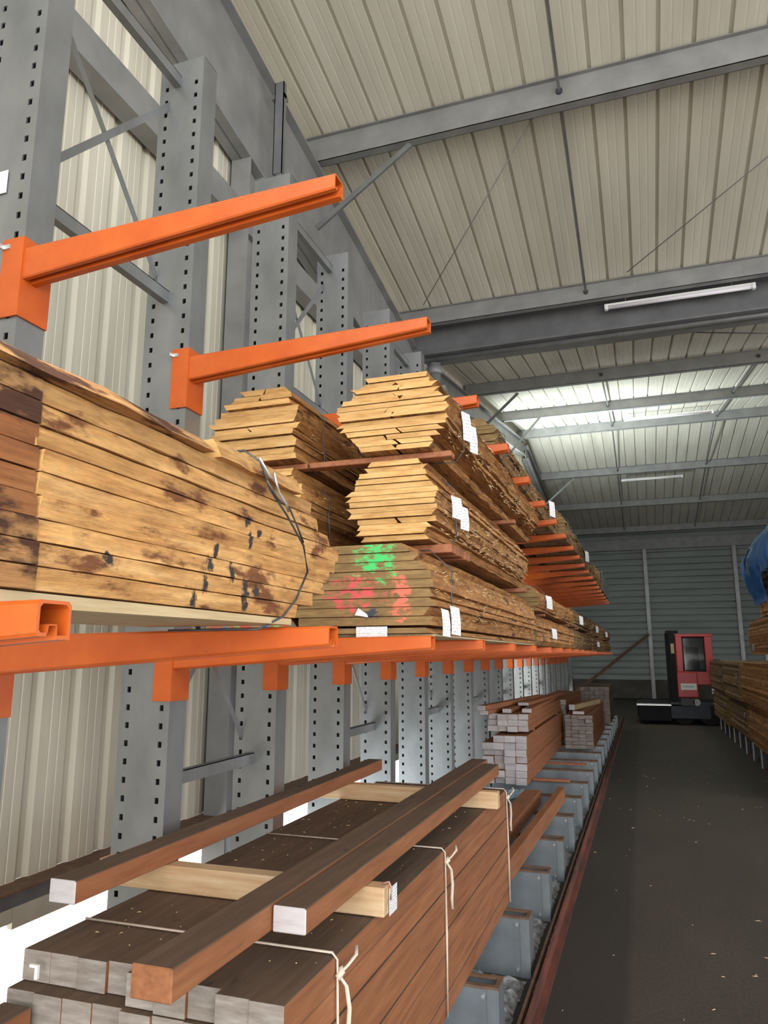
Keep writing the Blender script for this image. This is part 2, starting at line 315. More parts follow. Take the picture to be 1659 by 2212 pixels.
# valley beam
t = empty('valley_beam', (0, 10.85, 0)); bm = BM(); z0 = H+4.74
box(bm, -3.3, 13.5, -.01, .01, z0, H+5.25); box(bm, -3.3, 13.5, -.12, .12, z0, z0+.03); box(bm, -3.3, 13.5, -.10, .10, H+5.21, H+5.24); obj('steel_section', bm, 'darkbeam', t)
bm = BM(); box(bm, -3.3, 13.5, .75, 1.10, H+5.04, H+5.06); box(bm, -3.3, 13.5, .74, .75, H+5.04, H+5.16); box(bm, -3.3, 13.5, 1.10, 1.11, H+5.04, H+5.34); obj('valley_gutter', bm, 'beam', t)
bm = BM(); tube(bm, [(-3.3, .05, z0-.02), (13.5, .05, z0-.02)], .055, 14); obj('bottom_tube', bm, 'steel', t)
tag(t, 'deep dark steel beam in the roof valley, above the first strip light', 'roof beam')
for bx, by, r, lab in ((-2.92, 10.98, .095, 'fat round grey downpipe under the valley beam'),):
    t = empty('downpipe', (bx, by, 0)); bm = BM(); tube(bm, [(0, 0, 0.02), (0, 0, H+4.70)], r, 18); obj('pipe', bm, 'beam', t)
    bm = BM(); tube(bm, [(0, 0, H+4.48), (0, 0, H+4.60)], r+.025, 18); obj('collar', bm, 'beam', t); tag(t, lab, 'pipe')
# wall rafters
def rafter(y0, y1, zt0, zt1, zb0, zb1, lab, x0=-3.36, x1=-3.16):
    t = empty('wall_rafter', (x0, y0, 0)); L = y1-y0; w_ = x1-x0
    bm = BM(); hexa(bm, [(w_*.45, 0, zb0), (w_*.55, 0, zb0), (w_*.55, L, zb1), (w_*.45, L, zb1), (w_*.45, 0, zt0), (w_*.55, 0, zt0), (w_*.55, L, zt1), (w_*.45, L, zt1)]); obj('web', bm, 'beam', t)
    for a, b2 in ((zb0, zb1), (zt0-.02, zt1-.02)):
        bm = BM(); hexa(bm, [(0, 0, a), (w_, 0, a), (w_, L, b2), (0, L, b2), (0, 0, a+.02), (w_, 0, a+.02), (w_, L, b2+.02), (0, L, b2+.02)]); obj('flange', bm, 'beam', t)
    tag(t, lab, 'beam')
rafter(-1.4, 11.3, H+6.6+.155*1.4, H+6.6-.155*11.3, H+5.36+.15*1.4, H+5.36-.15*11.3, 'wide grey sloping beam along the top of the left wall')
rafter(12.1, 23.3, zr(12.1)-.33, zr(23.3)-.33, zr(12.1)-.8, zr(23.3)-.8, 'sloping wall beam rising beyond the valley, above the far left racks')
rafter(23.7, 35.2, zr(23.7)-.33, zr(35.2)-.33, zr(23.7)-.8, zr(35.2)-.8, 'sloping wall beam falling towards the far wall on the left')
# knee bracket under the rafter and diagonal purlin struts
bm = BM(); box(bm, -3.12, -3.02, 5.70, 5.71, H+4.60, H+5.62); box(bm, -3.12, -3.112, 5.70, 5.76, H+4.60, H+5.62); box(bm, -3.028, -3.02, 5.70, 5.76, H+4.60, H+5.62); box(bm, -3.16, -3.02, 5.71, 5.80, H+5.45, H+5.5)
tag(obj('channel_bracket', bm, 'steel'), 'short upright channel fixed to the sloping wall beam above the third rack upright', 'bracket')
for a, b2, lab in (((-3.1, 6.7, H+4.62), (-2.10, 6.97, H+5.60), 'pale diagonal strut rising to the nearest roof beam'), ((-3.1, 14.9, H+4.6), (-2.2, 15.2, H+5.55), 'diagonal strut rising to the roof beam just past the valley'),
                   ((-3.1, 19, H+5.2), (-2.1, 19.1, H+6.35), 'pale diagonal strut above the fourth high orange arm'), ((-3.1, 27, H+5.4), (-2.0, 27.2, H+6.4), 'short pale strut under the roof beam past the ridge')):
    bm = BM(); bar(bm, a, b2, .06, .008, (0, 1, 0)); bar(bm, Vector(a)+Vector((0, .03, 0)), Vector(b2)+Vector((0, .03, 0)), .008, .06, (0, 1, 0)); tag(obj('diagonal_strut', bm, 'steel'), lab, 'strut')
# wall girts and building columns
t = empty('wall_girt', (-3.36, 0, 0)); bm = BM(); box(bm, 0, .16, -3, 35, H+3.83, H+3.84); box(bm, .15, .16, -3, 35, H+3.84, H+4.08); box(bm, 0, .16, -3, 35, H+4.08, H+4.09); box(bm, .0, .01, -3, 35, H+3.84, H+4.08)
obj('channel', bm, 'beam', t); tag(t, 'grey horizontal girt along the cream left wall behind the rack braces', 'beam')
for by, lab in ((5.35, 'grey building column behind the third and fourth rack uprights'), (17.4, 'pale building column on the left wall beyond the valley'), (29.5, 'building column on the left wall near the far end')):
    zt = (H+5.36-.15*by) if by < 10 else zr(by)-.8
    t = empty('building_column', (-3.26, by, 0)); bm = BM(); box(bm, -.1, .1, 0, .015, 0, zt); box(bm, -.1, .1, .26, .275, 0, zt); box(bm, -.006, .006, .015, .26, 0, zt); obj('steel_section', bm, 'beam', t)
    bm = BM(); box(bm, -.13, .14, -.05, .33, 0, .02); obj('foot_plate', bm, 'dark', t); tag(t, lab, 'column')
# end wall posts, header and leaning brace
for px, lab in ((.35, 'thin pale post on the far wall, left of the forklift'), (4.06, 'thin pale post on the far wall, right of the forklift'), (-3.2, 'thin post at the far left corner of the far wall')):
    bm = BM(); box(bm, px-.09, px+.07, YE-.15, YE-.01, 0, H+4.74); box(bm, px-.06, px+.04, YE-.17, YE-.15, 0, H+4.74); tag(obj('wall_post', bm, 'steel'), lab, 'post')
bm = BM(); box(bm, XL, 13.5, YE-.2, YE-.0, H+4.74, H+4.77); box(bm, XL, 13.5, YE-.12, YE-.10, H+4.74, H+5.27); box(bm, XL, 13.5, YE-.2, YE, H+5.24, H+5.27)
tag(obj('header_beam', bm, 'beam'), 'broad grey header beam across the top of the far wall', 'beam')
bm = BM(); bar(bm, (-3.26, 35.0, .02), (.30, 35.0, H+.92), .12, .12, (0, 1, 0)); tag(obj('leaning_brace', bm, 'rust'), 'dark brown diagonal brace leaning on the far wall', 'brace')
# strip lights
for (x0, x1, y, z, rz, lab) in ((-.22, 1.80, 10.62, 5.04, 0, 'fluorescent strip light under the second roof beam, largest of the three'), (-.09, 2.28, 21.5, 6.66, 0, 'pale strip light against the bright roof below the ridge'), (-.36, 1.73, 27.5, 6.24, 0, 'small strip light under the roof beam past the ridge')):
    t = empty('strip_light', (x0, y, z+H)); L = x1-x0
    bm = BM(); box(bm, 0, L, -.024, .024, .02, .05); obj('batten', bm, 'white', t)
    bm = BM(); tube(bm, [(.03, 0, -.0), (L-.03, 0, -.0)], .032, 14); obj('diffuser', bm, 'diffuser', t)
    for xx in (0, L-.05):
        bm = BM(); box(bm, xx, xx+.05, -.036, .036, -.038, .05); bev(bm, .008); obj('end_cap', bm, 'white', t)
    for xx in (.3, L-.3):
        bm = BM(); tube(bm, [(xx, 0, .05), (xx, 0, zr(y)-(z+H)-.0)], .006, 6); obj('hanger', bm, 'steel', t)
    tag(t, lab, 'light')

# ---------------------------------------------------------------- rack uprights with punched sides and base beams
def punched(bm, x0, x1, y, z0, z1, cols, zh0, pitch, nh, hw, hh, flip):
    xs = [x0]
    for c_ in cols: xs += [c_-hw, c_+hw]
    xs.append(x1); dy = .006 if flip else -.006
    def quad(a, b_, c_, d):
        v = [bm.verts.new(q) for q in (a, b_, c_, d)]; bm.faces.new(v if not flip else v[::-1])
    for i in range(len(xs)-1):
        a, b_ = xs[i], xs[i+1]
        if i % 2 == 0: quad((a, y, z0), (b_, y, z0), (b_, y, z1), (a, y, z1)); continue
        z = z0
        for k in range(nh):
            zc = zh0+k*pitch
            if zc+hh > z1: break
            quad((a, y, z), (b_, y, z), (b_, y, zc-hh), (a, y, zc-hh)); y2 = y-dy
            quad((a, y, zc-hh), (b_, y, zc-hh), (b_, y2, zc-hh), (a, y2, zc-hh)); quad((a, y2, zc+hh), (b_, y2, zc+hh), (b_, y, zc+hh), (a, y, zc+hh))
            quad((a, y2, zc-hh), (a, y2, zc+hh), (a, y, zc+hh), (a, y, zc-hh)); quad((b_, y, zc-hh), (b_, y, zc+hh), (b_, y2, zc+hh), (b_, y2, zc-hh))
            z = zc+hh
        quad((a, y, z), (b_, y, z), (b_, y, z1), (a, y, z1))
CX0, CX1, CT = -2.205, -1.952, H+3.05
def make_upright():
    t = empty('rack_upright', (0, 0, 0))
    bm = BM(); punched(bm, CX0, CX1-.012, 0, .02, CT, [CX0+.038, CX1-.04], .02+.10, .0763, 62, .0095, .0125, False)
    box(bm, CX1-.012, CX1, 0, .125, .02, CT); box(bm, CX0, CX1-.012, .121, .125, .02, CT); box(bm, CX0-.004, CX0, 0, .125, .02, CT)
    box(bm, CX0, CX1, .004, .121, CT-.006, CT); bmesh.ops.recalc_face_normals(bm, faces=[]); obj('post', bm, 'steel', t)
    bm = BM(); box(bm, CX0-.06, CX1+.02, -.03, .155, 0, .02); obj('foot_plate', bm, 'dark', t)
    bm = BM(); X1 = -.745; bz = .33
    box(bm, CX1+.02, X1-.012, 0, .008, .0, bz-.012); box(bm, CX1+.02, X1-.012, .122, .130, .0, bz-.012); box(bm, CX1+.02, X1-.012, .008, .122, bz-.09, bz-.08); box(bm, CX1+.02, X1-.012, 0.008, .122, 0, .01)
    bb = obj('base_beam', bm, 'base', t)
    bm = BM(); box(bm, CX1+.02, X1, -.006, .022, bz-.012, bz); box(bm, CX1+.02, X1, .110, .136, bz-.012, bz); box(bm, X1-.022, X1, .022, .110, bz-.012, bz); obj('flange_edges', bm, 'rust', bb)
    bm = BM(); box(bm, X1-.012, X1, -.004, .134, 0, bz-.012); box(bm, X1-.055, X1-.012, -.006, 0, .0, bz-.012); obj('end_plate', bm, 'base', bb)
    for bx, zz in ((X1-.075, bz-.045), (X1-.075, .04)):
        bm = BM(); tube(bm, [(bx, -.010, zz), (bx, 0.0, zz)], .010, 6); obj('bolt', bm, 'silver', bb)
    return t
up0 = make_upright()
NU = 20
for k in range(-1, NU):
    o = up0 if k == -1 else dup(up0)
    o.location = (0, 1.803+k, 0)
    if k == -1: lab = 'grey punched rack upright with base beam just outside the left edge of the photo'
    elif k == 0: lab = 'nearest grey punched rack upright, cut by the left edge of the photo'
    else: lab = '%s grey punched rack upright with base beam, counted from the left edge' % ORD[k]
    tag(o, lab, 'rack upright', 'uprights of the left rack')
bm = BM(); box(bm, -2.13, -2.055, 1.796, 1.799, H+1.63, H+1.72); tag(obj('load_plate', bm, 'white'), 'small white plate fixed to the nearest rack upright at the left edge', 'sign')

# rails and crossed bracing between uprights
for k in range(0, NU-1):
    y0, y1 = 1.93+k, 2.803+k; upper = (k % 2 == 0)
    zs = (2.93, 1.72) if upper else (-.10+.35, -.56)
    for j, z in enumerate(zs):
        if not upper and j == 0: continue
        t = empty('bracing_rail', (-2.10, y0, H+z)); L = y1-y0; bm = BM()
        box(bm, -.02, .02, 0, L, -.03, -.026); box(bm, -.02, -.016, 0, L, -.026, .03); box(bm, .016, .02, 0, L, -.026, .03); box(bm, .006, .02, 0, L, .026, .03); box(bm, -.02, -.006, 0, L, .026, .03)
        obj('channel', bm, 'steel', t)
        tag(t, '%s grey rail between the %s and %s uprights' % ('top' if z > 2 else ('middle' if z > 1 else 'low'), ORD[k], ORD[k+1]), 'rail')
    za, zb = (1.78, 2.86) if upper else (-.50, .62)
    for j in (0, 1):
        bm = BM(); a, b2 = ((y0-.02, H+za), (y1+.05, H+zb)) if j else ((y0-.02, H+zb), (y1+.05, H+za)); dx = .0 if j else .012
        bar(bm, (-2.15-dx, a[0], a[1]), (-2.15-dx, b2[0], b2[1]), .004, .034, (0, 0, 1)); tag(obj('cross_brace', bm, 'steel'), '%s flat brace %s between the %s and %s uprights' % (('rising', 'falling')[1-j], 'high up' if upper else 'low down', ORD[k], ORD[k+1]), 'brace')

# ---------------------------------------------------------------- cantilever arms
def make_arm():
    t = empty('cantilever_arm', (0, 0, 0))
    # z measured from the level of the upper root edge of the arm
    L0, L1 = -1.944, -.776
    def sec(x, top, bot, w_):
        h = top-bot
        return [(x, 0, top-.006), (x, .006, top), (x, w_-.006, top), (x, w_, top-.006), (x, w_, bot-.004), (x, w_*.62, bot-.004), (x, w_*.60, bot+.3*h), (x, w_*.34, bot+.3*h), (x, w_*.30, bot), (x, .004, bot), (x, 0, bot+.005)]
    bm = BM(); A = sec(L0, 0, -.118, .064); B = sec(L1, .016, -.034, .064); va = [bm.verts.new(p) for p in A]; vb = [bm.verts.new(p) for p in B]; n = len(va)
    for i in range(n): bm.faces.new((va[i], va[(i+1) % n], vb[(i+1) % n], vb[i]))
    cz = -.009; inner = [(x, .032+(y-.032)*.84, cz+(z-cz)*.80) for x, y, z in B]; deep = [(x-.12, y, z) for x, y, z in inner]
    vi = [bm.verts.new(p) for p in inner]; vd = [bm.verts.new(p) for p in deep]
    for i in range(n):
        bm.faces.new((vb[i], vb[(i+1) % n], vi[(i+1) % n], vi[i])); bm.faces.new((vi[i], vi[(i+1) % n], vd[(i+1) % n], vd[i]))
    bm.faces.new(vd); bm.faces.new(va[::-1]); bmesh.ops.recalc_face_normals(bm, faces=bm.faces); obj('beam', bm, 'orange', t)
    bm = BM(); box(bm, -1.951, -1.943, -.007, .130, -.255, .04); box(bm, -2.035, -1.951, -.007, -.001, -.255, .04); box(bm, -2.035, -1.951, .126, .132, -.255, .04); br = obj('bracket', bm, 'orange', t)
    bm = BM(); box(bm, -2.03, -2.00, -.013, -.007, -.0, .016); box(bm, -2.034, -2.026, -.03, .0, -.0, .016); obj('locking_pin', bm, 'silver', br)
    return t
arm0 = make_arm(); first = True
for tier, z, ks in (('eye-level', .060, range(-1, NU)), ('high', 1.395, range(-1, NU))):
    for k in ks:
        if first: o = arm0; first = False
        else: o = dup(arm0)
        sag = random.uniform(-.004, .004)
        o.location = (0, 1.800+k, H+z+(sag if k > 1 else 0))
        idx = k+1 if tier == 'eye-level' else k
        if tier == 'high' and k == -1: lab = 'orange high arm above the camera, just outside the photo'
        else: lab = '%s orange arm of the %s row, with end bracket on its grey upright' % (ORD[idx] if ORD[idx] != 'nearest' else 'nearest', tier)
        if tier == 'eye-level' and k == -1: lab = 'nearest orange eye-level arm, cut by the left edge with its square hollow end in view'
        tag(o, lab, 'rack arm', 'orange arms of the %s row' % tier)

# ---------------------------------------------------------------- bundles of waney boards
def board_mesh(x0, x1, y0, y1, z0, z1, amp=.008, seg=10, skL=None, skR=None):
    """one rough board along Y with slanting, uneven edges"""
    bm = BM(); skL = random.uniform(-.018, .018) if skL is None else skL; skR = random.uniform(-.018, .018) if skR is None else skR
    rings = []
    for i in range(seg+1):
        y = y0+(y1-y0)*i/seg; a = random.uniform(-amp, amp); b_ = random.uniform(-amp, amp); t = .0015
        rings.append([bm.verts.new(p) for p in ((x0+a+skL, y, z0+t), (x1+b_-skR, y, z0+t), (x1+b_*.6, y, (z0+z1)/2), (x1+b_+skR, y, z1-t), (x0+a-skL, y, z1-t), (x0+a*.6, y, (z0+z1)/2))])
    for i in range(seg):
        for k in range(6): f = bm.faces.new((rings[i][k], rings[i+1][k], rings[i+1][(k+1) % 6], rings[i][(k+1) % 6]))
    f = bm.faces.new(rings[0]); f.material_index = 1; f = bm.faces.new(rings[-1][::-1]); f.material_index = 1
    bmesh.ops.recalc_face_normals(bm, faces=bm.faces); return bm
def splinters(root, x, y0, y1, z0, z1, n, size=.05, mat_='chip'):
    bm = BM()
    for _ in range(n):
        y = random.uniform(y0, y1); z = random.uniform(z0, z1); l = random.uniform(.3, 1)*size; o = random.uniform(.001, .018)
        a = Vector((x+.002, y, z)); b_ = a+Vector((o, l*random.uniform(.4, 1), l*random.uniform(-.7, .35))); w_ = Vector((0, .0, random.uniform(.0008, .0022)))
        v = [bm.verts.new(q) for q in (a-w_, b_, a+w_, a+Vector((-.003, 0, 0)))]
        bm.faces.new((v[0], v[1], v[2])); bm.faces.new((v[0], v[3], v[1])); bm.faces.new((v[1], v[3], v[2]))
    o = obj('splinters', bm, mat_, root); o['kind'] = 'stuff'; return o
def loop_wire(root, x0, x1, y, z0, z1, cut, r=.003, name='tie_wire', m='wire', rs=0.):
    e = .012; P = [(x0-e, y, z0+cut), (x0+cut, y, z0-e*.0-.002), (x1-cut*.3, y, z0-.002), (x1+e, y+.01, z0+cut*.6), (x1+e, y-.012, (z0+z1)/2), (x1+e, y+.008, z1-cut), (x1-cut, y, z1+e*.6), (x0+cut, y, z1+e*.6), (x0-e, y, z1-cut), (x0-e, y, z0+cut)]
    bm = BM(); tube(bm, P, r, 6); return obj(name, bm, m, root)
def tag_paper(root, x, y, z, wy, hz, tilt=.0, facing='x', lab=None):
    bm = BM()
    if facing == 'x':
        n = 5
        prev = None
        for i in range(n+1):
            s = i/n; zz = z+hz/2-hz*s; yy = y+tilt*s; xx = x+.004*math.sin(s*3)
            row = [bm.verts.new(q) for q in ((xx, yy-wy*.3, zz), (xx+wy*.42, yy+wy*.3, zz-wy*.12), (xx+wy*.42-.001, yy+wy*.3+.001, zz-wy*.12), (xx-.001, yy-wy*.3+.001, zz))]
            if prev:
                for k in range(4): bm.faces.new((prev[k], prev[(k+1) % 4], row[(k+1) % 4], row[k]))
            prev = row
    else: box(bm, x-wy/2, x+wy/2, y, y+.0015, z-hz/2, z+hz/2)
    o = obj('paper_label', bm, 'paper', root)
    if lab: o['label'] = lab
    return o
def bundle(name_label, cat, x0, x1, y0, y1, z0, z1, rows, side='sawn2', end='end', cutl=.28, cutr=.28, cutb=None, group=None, split=.3, amp=.008, spl=0, wires=1, ragged=.015, seg=10, skew=None):
    z0 += H; z1 += H; root = empty('board_bundle', (0, 0, 0)); W_ = x1-x0; cb = cutl if cutb is None else cutb
    for r in range(rows):
        u = (r+.5)/rows; th = (z1-z0)/rows; k = max(0, (u-.62)/.38); kb = max(0, (.38-u)/.38)
        lx = x0+W_*(cutl*k*.9+cb*kb*.8); rx = x1-W_*(cutr*k*.9+(cb if cutb is not None else cutr*.55)*kb*.5)
        lx += random.uniform(-.008, .008); rx += random.uniform(-.010, .010)
        ya = y0+random.uniform(-ragged, ragged); za, zb_ = z0+r*th, z0+(r+1)*th
        if random.random() < split:
            c_ = lx+(rx-lx)*random.uniform(.4, .6); pr = [(lx, c_-.003), (c_+.003, rx)]
        else: pr = [(lx, rx)]
        for a, b_ in pr:
            o = obj('board', board_mesh(a, b_, ya+random.uniform(0, ragged), y1+random.uniform(-.05, .05), za, zb_, amp, seg), [side, end], root)
    for i in range(wires):
        yy = y0+.30+i*(y1-y0-.6); loop_wire(root, x0, x1, yy, z0, z1, min(W_, z1-z0)*.25)
    if spl: splinters(root, x1, y0+.05, y1-.1, z0+.03, z1-(z1-z0)*.25, spl)
    tag(root, name_label, cat, group); return root

# nearest big pack at left (its long side faces the aisle)
root = empty('board_bundle'); z0, z1 = H+.100, H+.452; rows = 9; th = (z1-z0)/rows
ends = [1.86, 1.96, 2.05, 2.10, 2.16, 2.19, 2.12, 2.04, 1.98]
for r in range(rows):
    rx = -.900+(.006 if r in (0,) else 0)-.004*r*.5+random.uniform(-.005, .005); za, zb_ = z0+r*th, z0+(r+1)*th
    obj('board', board_mesh(-1.40+random.uniform(-.02, .02), rx, .915+random.uniform(-.01, .01), ends[r], za, zb_, .0045, 14, None, random.uniform(-.006, .010)), ['sawn', 'end'], root)
    o = obj('board', board_mesh(-1.40, rx+.003, -1.9, .912, za, zb_, .004, 8, None, 0), ['sawnred' if 3 <= r <= 6 else 'bark', 'end'], root)
bm = board_mesh(-1.38, -.905, -1.9, 1.40, z1, z1+.045, .016, 20, .02, -.025)
o = obj('bark_slab', bm, ['bark', 'end'], root); o['label'] = 'rough dark barky slab'
bm = board_mesh(-1.2, -.902, 1.43, 1.86, z1-.003, z1+.045, .006, 6, .0, -.012); obj('short_slab', bm, ['sawn', 'end'], root)
bm = BM(); hexa(bm, [(-1.36, .6, z0-.03), (-.905, .6, z0-.028), (-.905, 1.84, z0-.018), (-1.36, 1.84, z0-.018), (-1.36, .6, z0-.004), (-.905, .6, z0-.002), (-.905, 1.84, z0-.002), (-1.36, 1.84, z0-.002)]); o = obj('bottom_board', bm, 'plank', root); o['label'] = 'pale smooth board under the pack'
xw = -.886
bm = BM(); tube(bm, [(-1.1, 1.60, z1+.065), (-.93, 1.60, z1+.062), (xw, 1.605, z1+.03), (xw, 1.66, z1-.03), (xw, 1.76, z1-.08), (xw+.004, 1.86, z1-.15), (xw+.006, 1.885, z1-.22), (xw, 1.83, z1-.30), (xw, 1.75, z0-.0), (-.93, 1.7, z0-.034), (-1.2, 1.7, z0-.034)], .0032, 6); wo = obj('tie_wire', bm, 'wire', root)
bm = BM(); tube(bm, [(xw, 1.60, z1+.04), (xw+.008, 1.64, z1+.0), (xw+.006, 1.68, z1-.01), (xw+.012, 1.655, z1+.012), (xw+.005, 1.70, z1-.03), (xw+.012, 1.73, z1-.055), (xw+.004, 1.76, z1-.07)], .0034, 6); obj('wire_twist', bm, 'silver', wo)
bm = BM(); tube(bm, [(xw, 1.64, z1-.01), (xw+.008, 1.69, z1-.05), (xw+.003, 1.77, z1-.06), (xw+.01, 1.80, z1-.10), (xw+.003, 1.86, z1-.14)], .0028, 6); obj('wire_tail', bm, 'wire', wo)
tag(root, 'big nearest pack of tan rough-edged boards at left, tied with a twisted wire', 'board bundle')

B3 = 'bundles at the near end of the eye-level shelf'
M1 = bundle('pack of boards with green and red spray paint on its end', 'board bundle', -1.42, -.80, 2.90, 6.0, .120, .462, 9, 'sawn2', 'endpaint', .18, .20, .04, B3, .0, .006, 260, 1, .004, 16)
bm = BM(); hexa(bm, [(-1.40, 2.93, H+.078), (-.80, 2.93, H+.078), (-.80, 5.9, H+.078), (-1.40, 5.9, H+.078), (-1.40, 2.93, H+.086), (-.80, 2.93, H+.086), (-.80, 5.9, H+.086), (-1.40, 5.9, H+.086)]); obj('bottom_board', bm, 'plank', M1)
obj('board', board_mesh(-1.40, -.81, 2.90, 5.9, H+.087, H+.112, .006, 14), ['sawn2', 'enddark'], M1)
tag_paper(M1, -1.045, 2.865, H+.083, .135, .065, facing='y', lab='white printed bar code label')
bm = BM(); v = [bm.verts.new(p) for p in ((-1.13, 2.893, H+.165), (-1.115, 2.893, H+.195), (-1.075, 2.893, H+.168), (-1.07, 2.893, H+.155))]; bm.faces.new(v); obj('torn_paper', bm, 'paper', M1)
tag_paper(M1, -.776, 2.98, H+.135, .055, .11, .02); tag_paper(M1, -.772, 3.12, H+.15, .07, .12, .02)
M2 = bundle('pale-ended pack of boards stacked on the spray-painted pack', 'board bundle', -1.235, -.815, 3.07, 5.8, .500, .872, 14, 'sawn2', 'end', .30, .26, .26, B3, .08, .008, 300, 1, .012, 16)
tag_paper(M2, -.797, 3.28, H+.68, .085, .10, .02); tag_paper(M2, -.795, 3.43, H+.655, .075, .11, .02)
M3 = bundle('topmost pale-ended pack of boards with a broken crack in its end', 'board bundle', -1.27, -.76, 3.02, 6.0, .905, 1.262, 14, 'sawn2', 'end', .34, .22, .30, B3, .55, .010, 300, 1, .012, 16)
tag_paper(M3, -.742, 3.28, H+1.07, .075, .13, .04); tag_paper(M3, -.74, 3.42, H+1.045, .07, .13, .03)
L3 = 'bundles at the back of the near eye-level shelf'
bundle('lower left pack of boards with colourful paint on its end, low behind the nearest pack', 'board bundle', -1.93, -1.47, 3.0, 6.0, .082, .462, 9, 'sawn2', 'endmulti', .1, .1, .05, L3, .1, .006, 0, 1)
bundle('dark middle pack of boards hidden between the nearest pack and the stacked pair', 'board bundle', -1.93, -1.46, 3.05, 6.0, .500, .872, 10, 'sawn2', 'end', .2, .15, .1, L3, .1, .008, 60, 1)
bundle('upper left pack of boards with black stained corner, behind the nearest pack', 'board bundle', -1.935, -1.475, 3.0, 6.0, .905, 1.265, 12, 'sawn2', 'end', .42, .12, .06, L3, .2, .008, 60, 1)
# black stain on the edge of that pack is bark
# spacers between the packs
def timber(x0, x1, y0, y1, z0, z1, label, m=('brownred', 'brownred'), cat='spacer', name='spacer_batten', group=None, axis='x', rot=0., bv=.003):
    cx, cy, cz = (x0+x1)/2, (y0+y1)/2, z0+H
    bm = BM(); box(bm, x0-cx, x1-cx, y0-cy, y1-cy, 0, z1-z0)
    bmesh.ops.bevel(bm, geom=list(bm.edges), offset=bv, segments=1, affect='EDGES'); bm.normal_update()
    for f in bm.faces:
        if abs(f.normal.y if axis == 'y' else f.normal.x) > .6: f.material_index = 1
        elif len(m) > 2 and f.normal.z > .3: f.material_index = 2
    o = obj(name, bm, list(m), None); o.location = (cx, cy, cz); o.rotation_euler = (0, 0, rot); return tag(o, label, cat, group)
timber(-1.45, -.755, 3.10, 3.17, .875, .902, 'brown batten between the two pale-ended packs, nearest end')
timber(-1.93, -1.46, 3.10, 3.16, .875, .902, 'brown batten under the upper left pack behind the nearest pack')
timber(-1.40, -.765, 4.9, 4.97, .875, .902, 'brown batten between the two pale-ended packs, far end')
for yy, lab in ((3.22, 'first'), (3.36, 'second'), (3.50, 'third')):
    timber(-1.30, -.79+.0*yy, yy, yy+.10, .458, .498, '%s reddish batten sticking out on top of the spray-painted pack' % lab, group='battens on the spray-painted pack')
timber(-1.40, -.80, 5.55, 5.63, .466, .497, 'reddish batten on the spray-painted pack at its far end'); timber(-1.93, -1.46, 3.2, 3.28, .466, .497, 'batten lying on the lower left pack with colourful paint')
timber(-1.93, -1.46, 5.4, 5.48, .466, .497, 'batten lying on the far end of the lower left pack'); timber(-1.93, -1.46, 5.2, 5.28, .875, .902, 'batten on the far end of the dark middle pack')
# packs further along the eye-level shelf
q = 0; pos = ['just beyond the spray-painted pack', 'in the middle of the row', 'near the far end of the row', 'at the far end of the row']
for i, (ya, yb) in enumerate(((6.12, 9.5), (9.7, 13.1), (13.3, 16.7), (16.9, 20.6))):
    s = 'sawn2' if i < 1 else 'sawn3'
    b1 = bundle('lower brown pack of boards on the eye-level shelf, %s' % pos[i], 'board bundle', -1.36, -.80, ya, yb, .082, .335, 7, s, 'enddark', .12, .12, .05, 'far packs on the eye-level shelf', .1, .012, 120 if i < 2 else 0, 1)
    b2 = bundle('upper brown pack of boards on the eye-level shelf, %s' % pos[i], 'board bundle', -1.36, -.79, ya+.1, yb-.1, .362, .585+.02*i, 6, s, 'enddark', .2, .2, .1, 'far packs on the eye-level shelf', .1, .014, 120 if i < 2 else 0, 1)
    timber(-1.35, -.80, ya+.5, ya+.58, .337, .360, 'near batten between lower and upper packs, %s' % pos[i]); timber(-1.35, -.80, yb-.6, yb-.52, .337, .360, 'far batten between lower and upper packs, %s' % pos[i])
    tag_paper(b2, -.772, ya+.45, H+.46, .10, .11, .05)
    if i % 2 == 0: tag_paper(b1, -.785, ya+.9, H+.2, .09, .09, .04)
# packs on the high arms
pos = ['nearest', 'second', 'third', 'farthest']
for i, (ya, yb, xr_, zt) in enumerate(((4.95, 8.9, -.88, 1.66), (9.1, 12.9, -.80, 1.76), (13.1, 16.9, -.80, 1.74), (17.1, 20.8, -.80, 2.0))):
    s = 'sawn3' if i < 3 else 'enddark'  # shade on the high packs is put into their darker wood colour
    b1 = bundle('%s shade-darkened brown pack of boards resting on the high orange arms' % pos[i], 'board bundle', -1.42, xr_, ya, yb, 1.416, zt, 8, s, 'enddark', .25, .22, .04, 'packs on the high arms', .1, .02, 160 if i < 2 else 0, 2)
    bundle('%s rear pack on the high orange arms, against the uprights' % pos[i], 'board bundle', -1.93, -1.49, ya+.1, yb-.1, 1.416, zt-.05, 8, s, 'enddark', .25, .1, .04, 'rear packs on the high arms', .1, .015, 0, 1)
    if i in (0, 1): tag_paper(b1, xr_+.02, ya+3.0, H+1.56, .12, .16, .05)
bm = BM(); box(bm, -.80, -.78, 17.5, 20.6, H+1.44, H+1.9); bev(bm, .006); tag(obj('plastic_wrap', bm, 'film'), 'greyish plastic sheet hanging on the farthest high pack', 'plastic wrap')

